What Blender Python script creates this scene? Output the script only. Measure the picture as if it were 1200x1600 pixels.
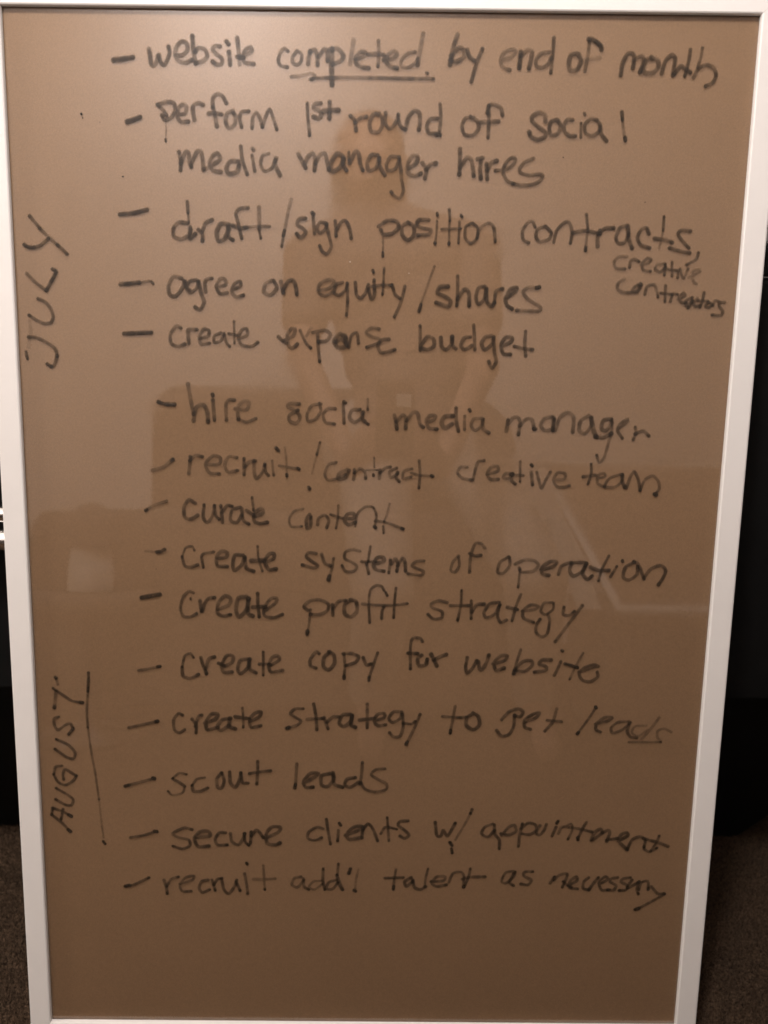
import bpy, bmesh, math, random
import numpy as np
from mathutils import Matrix, Vector

for o in list(bpy.data.objects):
    bpy.data.objects.remove(o, do_unlink=True)
scene = bpy.context.scene
COL = scene.collection
rng = random.Random(7)

# ------------------------------------------------------------------ frame of reference
# the board leans back against a cabinet: its own axes are u (right), v (up the board), w (out of it)
LEAN = math.radians(8.0)
FACE = 0.0195          # width of the white moulding
DEPTH = 0.032          # depth of the moulding
cl, sl = math.cos(LEAN), math.sin(LEAN)
Z0 = FACE*cl + DEPTH*sl + 0.001
BOARD = Matrix(((1, 0, 0, 0), (0, sl, -cl, 0), (0, cl, sl, Z0), (0, 0, 0, 1)))

# ------------------------------------------------------------------ camera
RIGHT = Vector((0.9998565845765351, 0.016840838201190665, 0.0017878611879379531))
DOWN = Vector((0.016355645223737135, -0.987615588882651, 0.15603826923319036))
FWD = Vector((0.004393534825315764, -0.15598664931543238, -0.9877493923496399))
EYE = Vector((0.00638137, 0.60671705, 0.68190785))
FPX = 1250.0
cam_d = bpy.data.cameras.new('camera')
cam = bpy.data.objects.new('camera', cam_d)
COL.objects.link(cam)
B3 = BOARD.to_3x3()
r3, u3, b3 = B3 @ RIGHT, B3 @ (-DOWN), B3 @ (-FWD)
rot = Matrix((r3, u3, b3)).transposed().to_4x4()
cam.matrix_world = Matrix.Translation(BOARD @ EYE) @ rot
cam_d.sensor_fit = 'VERTICAL'
cam_d.sensor_height = 24.0
cam_d.sensor_width = 18.0
cam_d.lens = 24.0*FPX/1600.0
cam_d.clip_start = 0.01
cam_d.clip_end = 60.0
scene.camera = cam
cam_d.dof.use_dof = True
cam_d.dof.focus_distance = 0.70
cam_d.dof.aperture_fstop = 3.6

# ------------------------------------------------------------------ world and lamps
world = bpy.data.worlds.new('World')
scene.world = world
world.use_nodes = True
bg = world.node_tree.nodes['Background']
bg.inputs['Color'].default_value = (1.0, 0.86, 0.74, 1)
bg.inputs['Strength'].default_value = 0.008

def lamp(name, uvw, target, power, size, color):
    l = bpy.data.lights.new(name, 'AREA')
    l.shape = 'DISK'; l.size = size; l.energy = power; l.color = color
    o = bpy.data.objects.new(name, l); COL.objects.link(o)
    p = BOARD @ Vector(uvw); t = BOARD @ Vector(target)
    o.location = p
    o.rotation_euler = (t - p).to_track_quat('-Z', 'Y').to_euler()
    return o
def bulb(name, uvw, power, radius, color):
    l = bpy.data.lights.new(name, 'POINT')
    l.shadow_soft_size = radius; l.energy = power; l.color = color
    o = bpy.data.objects.new(name, l); COL.objects.link(o)
    o.location = BOARD @ Vector(uvw)
    return o
WARM = (1.0, 0.945, 0.925)
bulb('room_lamp', (-0.14, 1.50, 0.74), 49.0, 0.07, WARM)
bulb('side_fill', (-1.55, 0.95, 0.36), 38.0, 0.10, (1.0, 0.90, 0.80))  # unseen fill added at the left to brighten the right rail's inner face
wl = bpy.data.lights.new('wall_fill', 'AREA')          # unseen fill added to brighten the wall mirrored in the glass
wl.shape = 'DISK'; wl.size = .12; wl.energy = 26.0; wl.color = WARM
wl_o = bpy.data.objects.new('wall_fill', wl); COL.objects.link(wl_o)
wl_o.location = (-0.58, -1.62, 2.43)
wl_o.rotation_euler = Vector((0.05, -0.58, -0.42)).to_track_quat('-Z', 'Y').to_euler()

scene.view_settings.view_transform = 'Standard'
scene.view_settings.look = 'None'
scene.view_settings.exposure = 0.0
scene.view_settings.gamma = 1.0
scene.view_settings.use_curve_mapping = False
scene.render.engine = 'CYCLES'
scene.render.resolution_x = 768
scene.render.resolution_y = 1024
scene.cycles.filter_width = 1.6
scene.cycles.use_denoising = True
scene.cycles.max_bounces = 8
scene.cycles.transparent_max_bounces = 24

# ------------------------------------------------------------------ helpers
def px_ray(x, y):
    d = RIGHT*((x-600)/FPX) + DOWN*((y-800)/FPX) + FWD
    return d
def px_board(x, y, w):                      # where the sight line of a photo point meets the plane w of the board
    d = px_ray(x, y)
    k = (w - EYE.z)/d.z
    return EYE.x + d.x*k, EYE.y + d.y*k
def px_world(x, y, Y):                      # ... and the upright plane at depth Y
    e = BOARD @ EYE; d = B3 @ px_ray(x, y)
    return e + d*((Y - e.y)/d.y)
def mirrored(x, y, Y):                      # the spot in the room that the glass shows at a photo point
    d = px_ray(x, y); k = -EYE.z/d.z
    p = EYE + d*k
    r = Vector((d.x, d.y, -d.z))
    p, r = BOARD @ p, B3 @ r
    return p + r*((Y - p.y)/r.y)

def nodes_of(name):
    m = bpy.data.materials.new(name); m.use_nodes = True
    nt = m.node_tree
    return m, nt, nt.nodes['Principled BSDF']
def N(nt, kind, **kw):
    n = nt.nodes.new(kind)
    for k, v in kw.items():
        if k in n.inputs: n.inputs[k].default_value = v
        else: setattr(n, k, v)
    return n
def plain(name, col, rough=.5, noise=0.0, nscale=60., bump=0.0, bscale=400., metal=0.0, spec=.5):
    m, nt, p = nodes_of(name)
    p.inputs['Roughness'].default_value = rough
    p.inputs['Metallic'].default_value = metal
    p.inputs['Specular IOR Level'].default_value = spec
    tc = N(nt, 'ShaderNodeTexCoord')
    nz = N(nt, 'ShaderNodeTexNoise', Scale=nscale, Detail=6.0, Roughness=.6)
    nt.links.new(tc.outputs['Object'], nz.inputs['Vector'])
    rp = N(nt, 'ShaderNodeValToRGB')
    rp.color_ramp.elements[0].position = .3; rp.color_ramp.elements[1].position = .7
    rp.color_ramp.elements[0].color = tuple(c*(1-noise) for c in col)+(1,)
    rp.color_ramp.elements[1].color = tuple(min(1, c*(1+noise)) for c in col)+(1,)
    nt.links.new(nz.outputs['Fac'], rp.inputs['Fac'])
    nt.links.new(rp.outputs['Color'], p.inputs['Base Color'])
    if bump:
        n2 = N(nt, 'ShaderNodeTexNoise', Scale=bscale, Detail=4.0)
        nt.links.new(tc.outputs['Object'], n2.inputs['Vector'])
        b = N(nt, 'ShaderNodeBump', Strength=bump, Distance=.002)
        nt.links.new(n2.outputs['Fac'], b.inputs['Height'])
        nt.links.new(b.outputs['Normal'], p.inputs['Normal'])
    return m

def link_mesh(name, verts, faces, mat, parent=None, smooth=False):
    me = bpy.data.meshes.new(name)
    me.from_pydata([tuple(v) for v in verts], [], [tuple(f) for f in faces])
    me.validate(); me.update()
    if mat: me.materials.append(mat)
    if smooth:
        for p in me.polygons: p.use_smooth = True
    o = bpy.data.objects.new(name, me); COL.objects.link(o)
    if parent: o.parent = parent
    return o
def from_bm(name, bm, mat, parent=None, smooth=False):
    bmesh.ops.recalc_face_normals(bm, faces=bm.faces[:])
    me = bpy.data.meshes.new(name); bm.to_mesh(me); bm.free()
    if mat: me.materials.append(mat)
    if smooth:
        for p in me.polygons: p.use_smooth = True
    o = bpy.data.objects.new(name, me); COL.objects.link(o)
    if parent: o.parent = parent
    return o
def box_bm(bm, x0, x1, y0, y1, z0, z1, bevel=0.0, seg=2):
    r = bmesh.ops.create_cube(bm, size=1.0, matrix=Matrix.Translation(((x0+x1)/2, (y0+y1)/2, (z0+z1)/2)) @ Matrix.Diagonal((x1-x0, y1-y0, z1-z0, 1)))
    if bevel:
        vs = set(r['verts'])
        es = [e for e in bm.edges if e.verts[0] in vs and e.verts[1] in vs]
        bmesh.ops.bevel(bm, geom=es, offset=bevel, segments=seg, affect='EDGES', profile=.5)
def box(name, x0, x1, y0, y1, z0, z1, mat, parent=None, bevel=.004):
    bm = bmesh.new(); box_bm(bm, x0, x1, y0, y1, z0, z1, bevel)
    return from_bm(name, bm, mat, parent)
def thing(name, label, cat, loc=(0, 0, 0), group=None, matrix=None):
    o = bpy.data.objects.new(name, None); COL.objects.link(o)
    o.empty_display_size = .1
    if matrix is not None: o.matrix_world = matrix
    else: o.location = loc
    o['label'] = label; o['category'] = cat
    if group: o['group'] = group
    return o
# blocks of pen strokes read off the photograph: (origin x, origin y, enlargement), strokes split by '|'
WRITING = [
("website completed. by end of month", 8.4, .80, [
 ((160,40,4), "w9.5 d1 70,215 130,208 190,198|290,145 298,190 305,240 320,250 340,225 350,190|352,185 365,230 385,246 405,215 420,170 413,132|455,185 500,185 532,150 525,110 495,100 465,130 455,180 475,220 520,232 560,215|562,65 568,150 582,235|585,235 630,220 655,190 640,150 600,140 578,165|735,130 705,128 690,150 710,175 745,205 745,240 715,243 690,225|790,165 795,205 798,245|d.9 776,100 788,116|842,75 848,130 855,200|d.5 w7 855,200 858,245|842,195 880,200|860,195 900,180 932,160 925,135 895,150 880,190 890,230 945,240"),
 ((420,40,4), "w7 120,160 95,145 70,175 60,220 75,250 115,260|w7 175,160 150,195 150,230 175,245 200,225 205,180 180,160|245,240 250,200 258,160|258,165 285,152 300,180 305,245|310,195 345,150 365,165 368,220|w10 395,145 392,250 395,370|375,150 430,145 465,185 450,220 400,240|d.5 530,90 520,160 508,240|540,210 590,195 605,170 575,165 545,195 545,235 580,260 625,265|w7 d.6 685,95 688,180 682,255|620,180 690,178 720,185|720,215 775,205 800,180 780,160 745,185 735,225 760,255 800,265|w7 d.7 915,165 870,175 830,215 830,255 870,262 915,235 930,205|d.55 965,50 950,130 930,245|w6 985,295 992,298|w6.5 d.6 140,320 200,315 260,300 290,315 270,335|w6.5 d.9 260,335 300,328 400,325 600,325 900,330 1030,332"),
 ((680,40,4), "140,55 115,130 92,245|w9 100,190 150,140 185,160 175,200 130,225 95,215|200,150 215,195 245,220|w7.5 295,145 260,230 225,350|w7.5 d.65 415,215 470,200 505,165 480,150 435,165 410,210 420,255 465,278|w9 535,165 525,265|535,190 575,155 605,165 598,215 585,270|w7.5 d.7 715,165 665,175 630,215 635,255 670,262 705,240 725,200|w7 742,75 735,180 722,295|w9 885,175 850,185 835,235 845,280 885,275 910,225 895,180|d.95 w9 1040,150 1035,125 990,90 960,85|w7 d.6 965,90 955,180 935,285|d.35 w7 920,215 980,210 1030,200"),
 ((900,40,4), "w8 280,310 290,240 320,180 350,175 365,200 355,265|w8 360,220 395,195 420,200 415,250 400,290|w9 480,205 440,215 420,260 430,295 480,295 515,260 510,220 470,200|w8 535,300 560,220 600,185 620,210 612,265 605,310|w8 615,300 655,255 680,270 715,292|w7 715,150 705,220 680,315|w6 d.6 790,140 780,200 760,260|w7.5 735,325 765,270 815,245 860,265 875,310 855,355 810,378")]),
("perform 1st round of social", 8.2, .80, [
 ((160,40,4), "w9.5 d1 155,600 195,588 235,572|345,495 400,478 445,485 455,530 430,575 390,590 372,560|d.7 345,495 380,530 400,560|w3 d.5 395,590 398,650 395,710|w4.5 d.8 395,710 397,725|470,555 515,550 525,510 500,495 475,520 470,570 490,600 535,600|575,590 565,530 570,500 600,485 628,495|775,485 750,440 715,430 690,455 690,510|d.7 690,510 705,570 715,630|665,550 710,548 745,555|815,535 780,550 770,600 790,640 825,620 832,570 815,540|w7 870,635 858,580 870,540 915,535|w7.5 935,640 940,575 962,545 985,580 1000,632|w7 1000,632 1020,570 1045,525 1065,570 1090,650"),
 ((420,40,4), "w6.5 240,485 245,580 255,685|w8.5 325,485 290,490 280,515 310,530 330,555 310,580 280,570|w8 380,475 378,580|w9 340,535 390,530 435,528|510,565 535,590 545,655|540,605 570,580 610,570|690,550 650,560 630,610 640,660 685,665 710,620 705,570 670,550|w7 730,545 730,610 755,645 790,610 810,555|w7 808,555 815,610 835,640 850,648|855,650 870,580 905,535 940,545 945,600 938,650|w7.5 1055,580 1010,585 988,625 1000,670 1045,675|w7 d.7 1070,490 1075,580 1065,670|w8 d1 1050,682 1070,684"),
 ((680,40,4), "w7.5 240,575 190,580 168,630 185,680 235,685 270,645 265,600 220,570|w7.5 420,560 410,515 370,495 335,500 325,545|w7 335,500 335,600 330,700|d.7 285,605 340,602 395,598|690,600 685,560 650,545 610,565 605,595 640,630 685,665 685,695 640,712 600,695 588,665|760,590 725,600 712,645 725,685 765,675 785,630 765,592|w7.5 860,590 825,590 805,625 810,665 840,690 875,690|w5.5 912,610 911,650 910,700|w6 932,548 937,558|w7 1010,590 970,585 935,620 940,670 980,690 1020,665 1030,620 1010,590|1030,620 1040,680 1070,720"),
 ((900,40,4), "w6.5 d.9 287,540 290,590|w6 d.4 290,580 297,650 305,700|w7 d1 306,700 309,718")]),
("media manager hires", 8.2, .78, [
 ((160,40,4), "478,790 490,850 488,905|490,860 520,790 540,800 545,850 555,885|555,865 590,790 615,790 625,830 632,900|640,900 690,870 735,835 720,800 690,815 670,860 690,905 740,915|w9 850,850 800,850 775,890 790,925 840,915 855,870|w7 865,755 875,840 905,930|w6.5 935,810 942,850 952,910|w7 938,768 945,778|w7 1040,800 1000,815 990,870 1015,910 1060,890 1080,840|1085,830 1080,870 1110,935"),
 ((420,40,4), "185,805 210,850 230,890|225,860 245,820 275,800 290,840 285,905|290,860 320,810 350,800 365,850 375,900|w9 465,820 430,800 400,835 385,890 405,910 450,880 470,830|465,825 465,870 485,905|w6 500,790 500,840|505,860 540,790 562,800 570,860 588,905|680,810 640,810 615,860 625,905 670,890 690,830|690,825 695,880 725,935|w7 d.7 800,820 760,820 735,870 745,905 790,895 815,840|w7 d.7 815,820 825,900 830,960 840,1030 822,1075 790,1070 765,1040|875,890 920,860 930,820 900,815 870,860 870,920 910,940 950,925|960,860 985,900 975,955|980,900 1010,870 1045,860"),
 ((680,40,4), "155,770 155,850 150,930|155,890 195,830 225,840 235,890 240,940|285,850 280,900 285,955|265,835 295,828|320,865 325,960|325,905 350,860 385,845|w7 375,905 440,900 490,865 500,830 470,830 435,870 425,920 450,970 490,988|w7 615,830 560,855 530,890 535,920 590,935 650,930 672,940 650,975 600,995 540,998 485,988")]),
("draft/sign position contracts,", 7.8, .86, [
 ((160,300,4), "w8 d1 108,140 200,130 280,110|530,195 480,190 445,225 445,275 490,295 540,270 552,235|w6.5 530,60 535,130|w4.5 d.6 535,130 540,190|548,220 548,290 580,262|600,235 625,265 625,305|622,255 645,195 685,175|w9 790,205 740,200 715,250 725,305 765,290 790,230|785,220 790,280 815,300|w7 910,100 860,105 835,135 850,200 870,290|w8 815,210 860,225 900,222|w6 d.8 890,222 960,215 1045,215|d.6 w8 978,95 980,170 980,230|w5 d.8 980,240 990,290|d.5 w6.5 1180,45 1160,130 1140,235|w6.5 d.95 1138,240 1130,275|w5.5 d.9 1128,295 1120,340"),
 ((420,300,4), "230,165 190,170 178,205 215,230 230,255 200,285 175,262|w6.5 275,130 280,190 285,260|w7 270,130 280,138|w7 355,195 320,190 300,230 320,255 350,235 362,200|w7 360,200 375,270 390,340 365,385 335,372 318,335|w6.5 415,180 418,230 420,275|w7 425,235 450,190 480,180 505,230 515,290|685,215 740,180 800,185 810,225 770,260 715,265 700,235|w4 d.55 710,240 715,320 712,380|w5.5 d.95 712,378 712,402|870,190 835,215 835,270 870,300 905,270 905,215 870,190|1000,175 940,175 925,205 960,225 1010,235 1000,265 930,270"),
 ((640,300,4), "w4.5 d.7 172,180 168,250 160,320|w5.5 d1 172,132 174,145|w6 d1 160,312 159,320|w5.5 248,110 252,180|w5 d.7 250,180 245,325|w6 d1 246,318 245,326|w5 200,232 320,228|w5 312,185 305,320|w6 d1 322,145 328,155|w6 385,195 350,220 348,285 382,320 420,290 425,225 395,195|w6.5 420,290 440,230 490,195 525,220 535,310|w6 785,220 768,185 735,195 705,245 712,300 745,318|w7 845,215 800,235 790,280 815,310 870,295 885,255 850,215|w6.5 900,315 920,240 970,190 1000,195 1015,250 1005,320|w5.5 1105,140 1115,230|d.6 w5 1113,230 1100,350|w6.5 d1 1101,345 1099,365|w7.5 d.8 1020,255 1100,243 1190,260"),
 ((900,300,4), "135,340 135,280 150,240|w7.5 140,265 180,230 235,225|w7 320,210 275,225 250,285 265,320 305,315 330,260|325,215 330,290 350,350|w7.5 455,260 440,225 405,240 385,285 405,330 460,350|w5.5 d.7 550,155 545,240|w5 d.4 545,240 520,355|w7.5 490,290 550,300 600,315|w7 715,245 660,240 638,262 660,300 705,350|w7 710,382 650,370 585,350|w5.5 d.75 765,380 750,420 690,455")]),
("creative contractors", 5.6, .72, [
 ((900,300,4), "d.6 320,405 270,405 240,435 250,475 305,480|335,470 340,435 365,420 395,435|410,455 450,445 470,425 445,415 415,445 420,485 465,495|555,450 510,455 495,480 525,500 560,470|560,450 552,520|d.65 600,440 600,525|d.65 550,480 625,490|d.6 640,490 635,535|d.55 650,480 672,540 700,480|d.5 705,535 745,515 775,495 760,485 730,500 735,560 755,575|w6 300,545 265,570 260,605 290,625 340,628 380,622|w6 370,590 350,620 380,625 398,600 385,580|w7 d1 402,574 407,580|430,640 445,590 490,580 505,620 512,655|w6 560,585 555,685|w6 530,632 600,640|590,685 605,640 635,640|w6 640,670 680,650 670,632 645,660 660,690 690,690|w6 725,660 688,680 690,712 730,680|728,660 720,700 700,725|760,665 735,690 745,715 775,710|800,630 790,680 775,720|760,678 825,682|825,690 810,715 832,722 848,700 828,690|855,710 868,680 895,685|w6 930,690 900,692 895,715 917,745 905,770 850,768")]),
("agree on equity/shares", 7.8, .85, [
 ((160,300,4), "w8 d1 112,577 170,572 230,566|w5 d.8 230,566 300,558 318,575|495,540 445,530 415,580 420,640 460,650 500,600 515,560|510,555 522,590 545,615|w7 585,550 545,560 525,600 550,630 590,600 600,560|600,560 620,640 635,690 610,735 580,720|w7 645,625 640,570 655,545 685,540|w7 715,595 770,580 765,545 735,545 712,590 735,635 780,630|w7 810,610 860,590 860,560 825,575 808,620 835,655 880,645|d.75 1060,555 1020,575 1010,625 1050,645 1090,600 1070,555"),
 ((420,300,4), "d.7 75,560 85,600 90,630|90,610 120,560 155,555 170,600 175,640|w7 d.7 310,615 380,600 410,560 370,550 320,575 310,625 350,650 400,625|w6.5 460,565 420,580 410,630 440,645 480,610 490,570|w6 490,570 492,680 485,770|w7 540,565 548,640 575,662 605,630 622,580|w7 622,600 640,668 660,640 658,580 658,550|w6 d1 650,490 655,502|w5 720,475 716,570 710,640|w6 640,590 700,582 765,582|w7 770,580 790,640 820,665|w6.5 850,590 825,690 785,780|w4.5 d.55 1035,465 1000,560 950,700|w6.5 d.95 950,705 938,745"),
 ((640,300,4), "w8.5 240,590 190,595 175,630 215,650 255,680 240,715 165,690|w6.5 300,525 300,620 295,710|300,670 340,610 370,630 372,710|w7 470,590 430,600 415,660 430,700 465,670 480,600|480,610 482,680 510,715 530,690|w7 530,690 540,620 580,605|600,665 660,620 668,597 630,610 600,670 610,710 640,730|w7.5 d1 810,595 795,598|w7 d.7 800,600 740,600 710,625 740,670 815,720 800,745 670,740")]),
("create expense budget", 7.6, .78, [
 ((160,300,4), "w8 d1 135,885 220,882 305,878|w7 490,850 460,840 425,890 430,945 470,965 515,950|540,945 535,870 550,860 590,860|w7 610,915 660,900 665,865 630,860 605,910 620,950 670,945|w6 740,880 700,900 700,940 740,930 760,890|w6.5 760,885 775,940 795,965|w5 822,810 825,945|w6 790,885 840,895|w6.5 850,920 905,895 900,855 870,865 850,910 870,955 930,965 970,940"),
 ((420,300,4), "w7 60,905 85,930 110,945|d.65 90,930 150,900 165,860 140,855 115,900 125,960 150,975 178,950|w6 195,865 230,940 262,975|d.35 w6 265,850 235,900|w6.5 305,890 308,960 318,1060|w7 275,878 350,865 385,890 360,930 310,935|w9 475,900 440,890 410,930 430,970 480,965 480,910|w8 d.7 420,935 455,920 490,960|w6 500,970 515,900 550,880 560,945|w6 690,855 640,850 608,880 650,905 695,920 680,945 612,970|w7 750,920 710,925 682,960 700,1003 740,1000 788,985"),
 ((640,300,4), "w6 65,835 66,910 65,990|w7.5 68,965 110,905 150,920 150,965 110,985 70,975|195,910 200,965 230,985 260,950 265,905|268,905 270,960 290,980|w7.5 380,905 340,915 320,960 345,985 390,960|w6.5 400,830 405,900 408,985|510,900 470,910 450,950 470,985 515,950 525,905|w7 525,905 530,1000 540,1060 515,1100 495,1060|575,965 630,940 640,912 600,910 572,955 585,1010 630,1015|w6.5 725,870 720,950 725,1025|w6.5 655,965 710,978 768,985")]),
("hire social media manager", 7.6, .72, [
 ((210,590,4), "w8 d.95 150,152 190,165 250,168|d.6 w7.5 335,40 350,130 370,230|w8.5 d.85 370,270 385,190 430,170 455,215 460,275|d.65 490,140 495,200 500,265|w7.5 d.95 488,105 490,113|w7 575,265 572,170 590,140 625,140|d.6 630,195 700,200 715,155 680,150 645,190 650,260|w6 650,260 700,278 760,255"),
 ((430,590,4), "150,165 90,165 80,185 130,210 155,250 130,285 90,270 90,235 140,205|w6.5 d.65 285,165 230,175 200,225 205,270 250,260 285,210 275,160|w6.5 d.65 375,195 330,195 300,230 315,280 370,290|w6.5 d.65 425,165 428,230 430,285|w6.5 d.9 430,150 440,158|530,200 480,205 465,250 495,280 540,250 550,215|545,220 545,260 560,275|w5 d.6 578,135 578,200|w6 d.9 575,288 582,292|745,235 755,280 760,320|758,275 795,235 815,250 815,315|820,270 860,220 890,225 905,290 925,310|950,280 990,265 1000,240 965,240 945,275 960,315 1010,322|w9 1110,240 1060,245 1040,280 1060,315 1105,290|1130,190 1130,260 1145,335|w5.5 d.6 1185,240 1183,280 1183,325"),
 ((600,590,4), "w6 d.95 533,200 538,210|w6.5 d.65 610,255 560,260 545,300 570,330 610,300 620,260|w7 615,260 620,320 655,345"),
 ((780,590,4), "w7.5 d.6 45,335 50,300 55,265|w7.5 d.6 55,290 85,255 115,250 130,280 120,355|d.65 130,300 170,260 205,265 218,320|w7 d.95 215,320 228,322|w7.5 330,245 280,260 260,300 285,330 330,320 345,260|340,250 335,330|d.65 350,330 380,250 430,220 465,250 460,340|560,240 510,270 500,330 535,350 575,300 575,250|w9 575,250 590,330 610,372|690,260 650,270 640,320 670,330 700,290 700,260|w8 600,370 650,375 700,350|w5.5 d.6 705,260 705,320 680,420 655,500 625,530 610,485|w6.5 745,320 795,280 800,262 755,290 740,330 770,380|w6 850,310 855,345 838,388|w7 850,352 900,335 935,365")]),
("recruit/contract creative team", 6.8, .70, [
 ((210,590,4), "w8 d.65 115,580 180,560 240,512|w7 340,600 345,550 350,495|345,520 380,488 425,495|445,545 530,540 535,500 490,490 445,540 470,595 530,600|d.55 640,500 590,495 565,540 585,590 645,580|685,605 685,505|690,560 720,525 755,520|745,520 750,600 765,630 800,590 815,540|815,545 820,590 838,612|w5.5 d.6 860,520 870,610|w7 d.95 900,455 885,440|w4.5 d.5 940,435 950,520 952,600|w5.5 d.95 952,605 953,615|w5 905,550 960,560 1030,572|d.95 w6 1020,565 1028,572|w5 d.6 1160,405 1140,480|w4 d.35 1140,480 1110,600|w7 d1 1090,685 1094,695"),
 ((430,590,4), "w6 380,530 335,545 310,600 330,640 390,630 440,605|w7 450,575 400,600 395,635 440,625 460,580|490,635 495,575|w6 495,595 530,570 560,590 565,630|w4 618,500 620,560|w5.5 d1 613,605 614,612|w4 570,578 640,578|650,630 655,580|w6 655,595 690,565 720,558|w6 760,565 715,590 725,625 765,600|w6 765,590 755,625 775,650|w5.5 855,570 805,585 800,630 850,620|w5.5 900,520 905,600 898,690|w5 850,595 900,610 985,615|w6 d.95 975,612 985,616"),
 ((600,590,4), "w6 520,560 480,560 460,595 490,630 545,640|w6 555,640 575,560 590,525 625,518|w6.5 645,605 710,585 710,555 670,560 645,600 665,635 715,635|w6 800,600 760,600 745,625 780,630 805,605|w7 805,600 795,640 820,665|w5 852,525 850,600 850,650|w6 790,608 870,612|w6.5 920,590 928,670|w6.5 d.95 920,545 928,553|w6 955,590 970,650 985,690 1010,640 1040,590|w6 1060,640 1125,635 1130,600 1085,595 1060,640 1080,680 1120,685 1160,675"),
 ((780,590,4), "w5.5 d.8 575,540 575,600 555,665|w7 525,620 600,610|w5.5 610,630 660,620 655,600 620,610 615,660 660,685|w6 760,605 690,630 660,680 720,685 765,650 770,605|w7.5 770,610 770,650 785,685|w6.5 795,690 820,620 845,590 870,640 880,705|w6 880,705 910,640 960,615 995,650 1000,695 978,725|w8 d1 970,728 980,732")]),
("curate content", 6.8, .82, [
 ((210,590,4), "w6 d.6 70,830 120,800 200,772|w6 d1 70,830 78,826|w7.5 380,785 340,765 310,810 315,870 350,885 395,860|435,795 430,870 455,905 490,860 500,800|w6.5 500,800 508,860 530,885|550,905 540,800|545,845 580,800 610,805|660,810 610,830 600,890 640,905 670,860|670,815 680,890 715,915|w5.5 735,750 745,830|700,830 745,860|w8 745,870 800,850 795,820 760,840 745,890 780,912 830,905"),
 ((430,590,4), "w5 d.65 175,820 120,835 88,880 100,930 165,930|w7.5 215,855 195,890 200,940 220,930 222,870|w6 265,920 270,880 310,860 335,890 322,938|w5 d.7 395,800 390,880 380,940|w5.5 345,855 420,880|w7.5 430,880 490,880 490,850 450,855 435,895 460,920 500,905|w5 500,930 515,850 560,810 610,810 632,860 622,930|w6.5 d1 620,932 628,938|w4.5 d.55 715,790 700,850 680,900|w5 675,930 678,972|w5.5 625,895 700,908 800,945|w6 d1 790,942 800,946")]),
("create systems of operation", 7.0, .86, [
 ((190,830,4), "w5 d.4 150,125 220,130|w7 d.95 220,130 245,127 268,115|w4.5 d.8 455,120 440,95 400,105 378,160|w6.5 378,160 395,215 430,225 475,210|w6 510,225 500,160 515,140 575,130|w7.5 595,170 650,165 660,135 625,125 595,160 600,215 660,220|w7.5 760,150 710,150 695,200 705,245 750,210 770,160|w8 770,165 780,230 825,250|w5 850,95 855,170 880,250|w9.5 810,185 890,182|w7.5 900,195 950,170 950,140 920,145 895,190 920,240 965,235"),
 ((440,830,4), "215,140 170,135 155,160 190,190 225,215 200,230 130,210|w6.5 250,145 270,200 305,215|w6 d.7 325,170 315,230 298,285|w8 d1 298,282 293,303|w6 490,125 445,115 400,130 395,170 440,195 470,220 450,250 400,250 378,215|w5 555,95 540,190|w6.5 530,200 545,265|w5.5 500,190 590,190|w7.5 575,205 635,190 635,165 600,165 575,205 590,240 640,250|w6 670,260 675,220 680,180|685,205 710,175 725,200 720,250|725,215 755,170 770,190 775,250|w6 890,185 840,190 815,215 850,235 885,250 870,275 790,265|w6 d.75 1105,155 1070,195 1058,245 1085,255 1110,215 1105,160"),
 ((620,830,4), "w6.5 d.7 550,105 530,80 495,75 475,110 460,170 455,255|w6.5 455,140 490,155 525,150|w6 700,160 645,195 630,255 665,262 705,215 705,165|w6.5 d.65 740,205 800,180 860,185 885,215 850,250 780,255 765,230|w5 770,235 765,290 758,350|w7.5 900,240 970,225 1000,195 960,190 910,225 910,265 950,275"),
 ((780,830,4), "370,270 385,225 405,210 450,195|530,195 460,200 440,245 465,280 520,250 545,200|w8 545,205 520,260 550,300 580,280|w5.5 685,155 645,230 620,310|w8 570,225 620,245 685,245|w5.5 735,220 695,285|w6 d1 770,184 772,190|845,195 790,225 775,285 810,305 860,270 865,220|w7 840,190 870,210 905,298|w7 905,290 950,235 1010,215 1040,245 1025,290 995,335")]),
("create profit strategy", 7.0, .86, [
 ((190,830,4), "w8.5 d1 125,415 180,405 238,395|w6 450,385 420,378 385,410 368,480 385,530 430,535 468,515|w4 d.7 430,418 433,426|490,435 498,500|505,500 520,450 545,420 580,415|w7.5 600,490 670,460 680,420 645,405 605,450 600,510 635,530 680,522|w8.5 780,410 730,420 715,490 735,535 780,490 795,420|w8.5 790,420 790,510 820,530|w7 850,390 852,460 860,535|w8 820,475 900,470|w6.5 890,500 960,450 970,420 930,425 890,480 895,530 950,540 1005,520"),
 ((440,830,4), "165,495 140,470 180,435 240,430 290,455 285,495 240,520 180,520|w5 d.7 180,490 172,570 162,630|w7.5 d1 162,625 160,642|320,525 318,460|320,485 355,440 400,432|w8 430,430 395,460 395,515 435,535 470,500 465,440 430,430|w5.5 640,370 625,345 590,340 555,370 545,450 550,570|w5.5 505,455 600,462 700,462 785,452|w6 640,470 628,500 625,545|w5.5 d.9 650,382 660,402|w5.5 715,355 705,450 700,540|w6.5 1035,445 980,435 935,455 945,480 1000,500 1000,540 950,548 915,520"),
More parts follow.
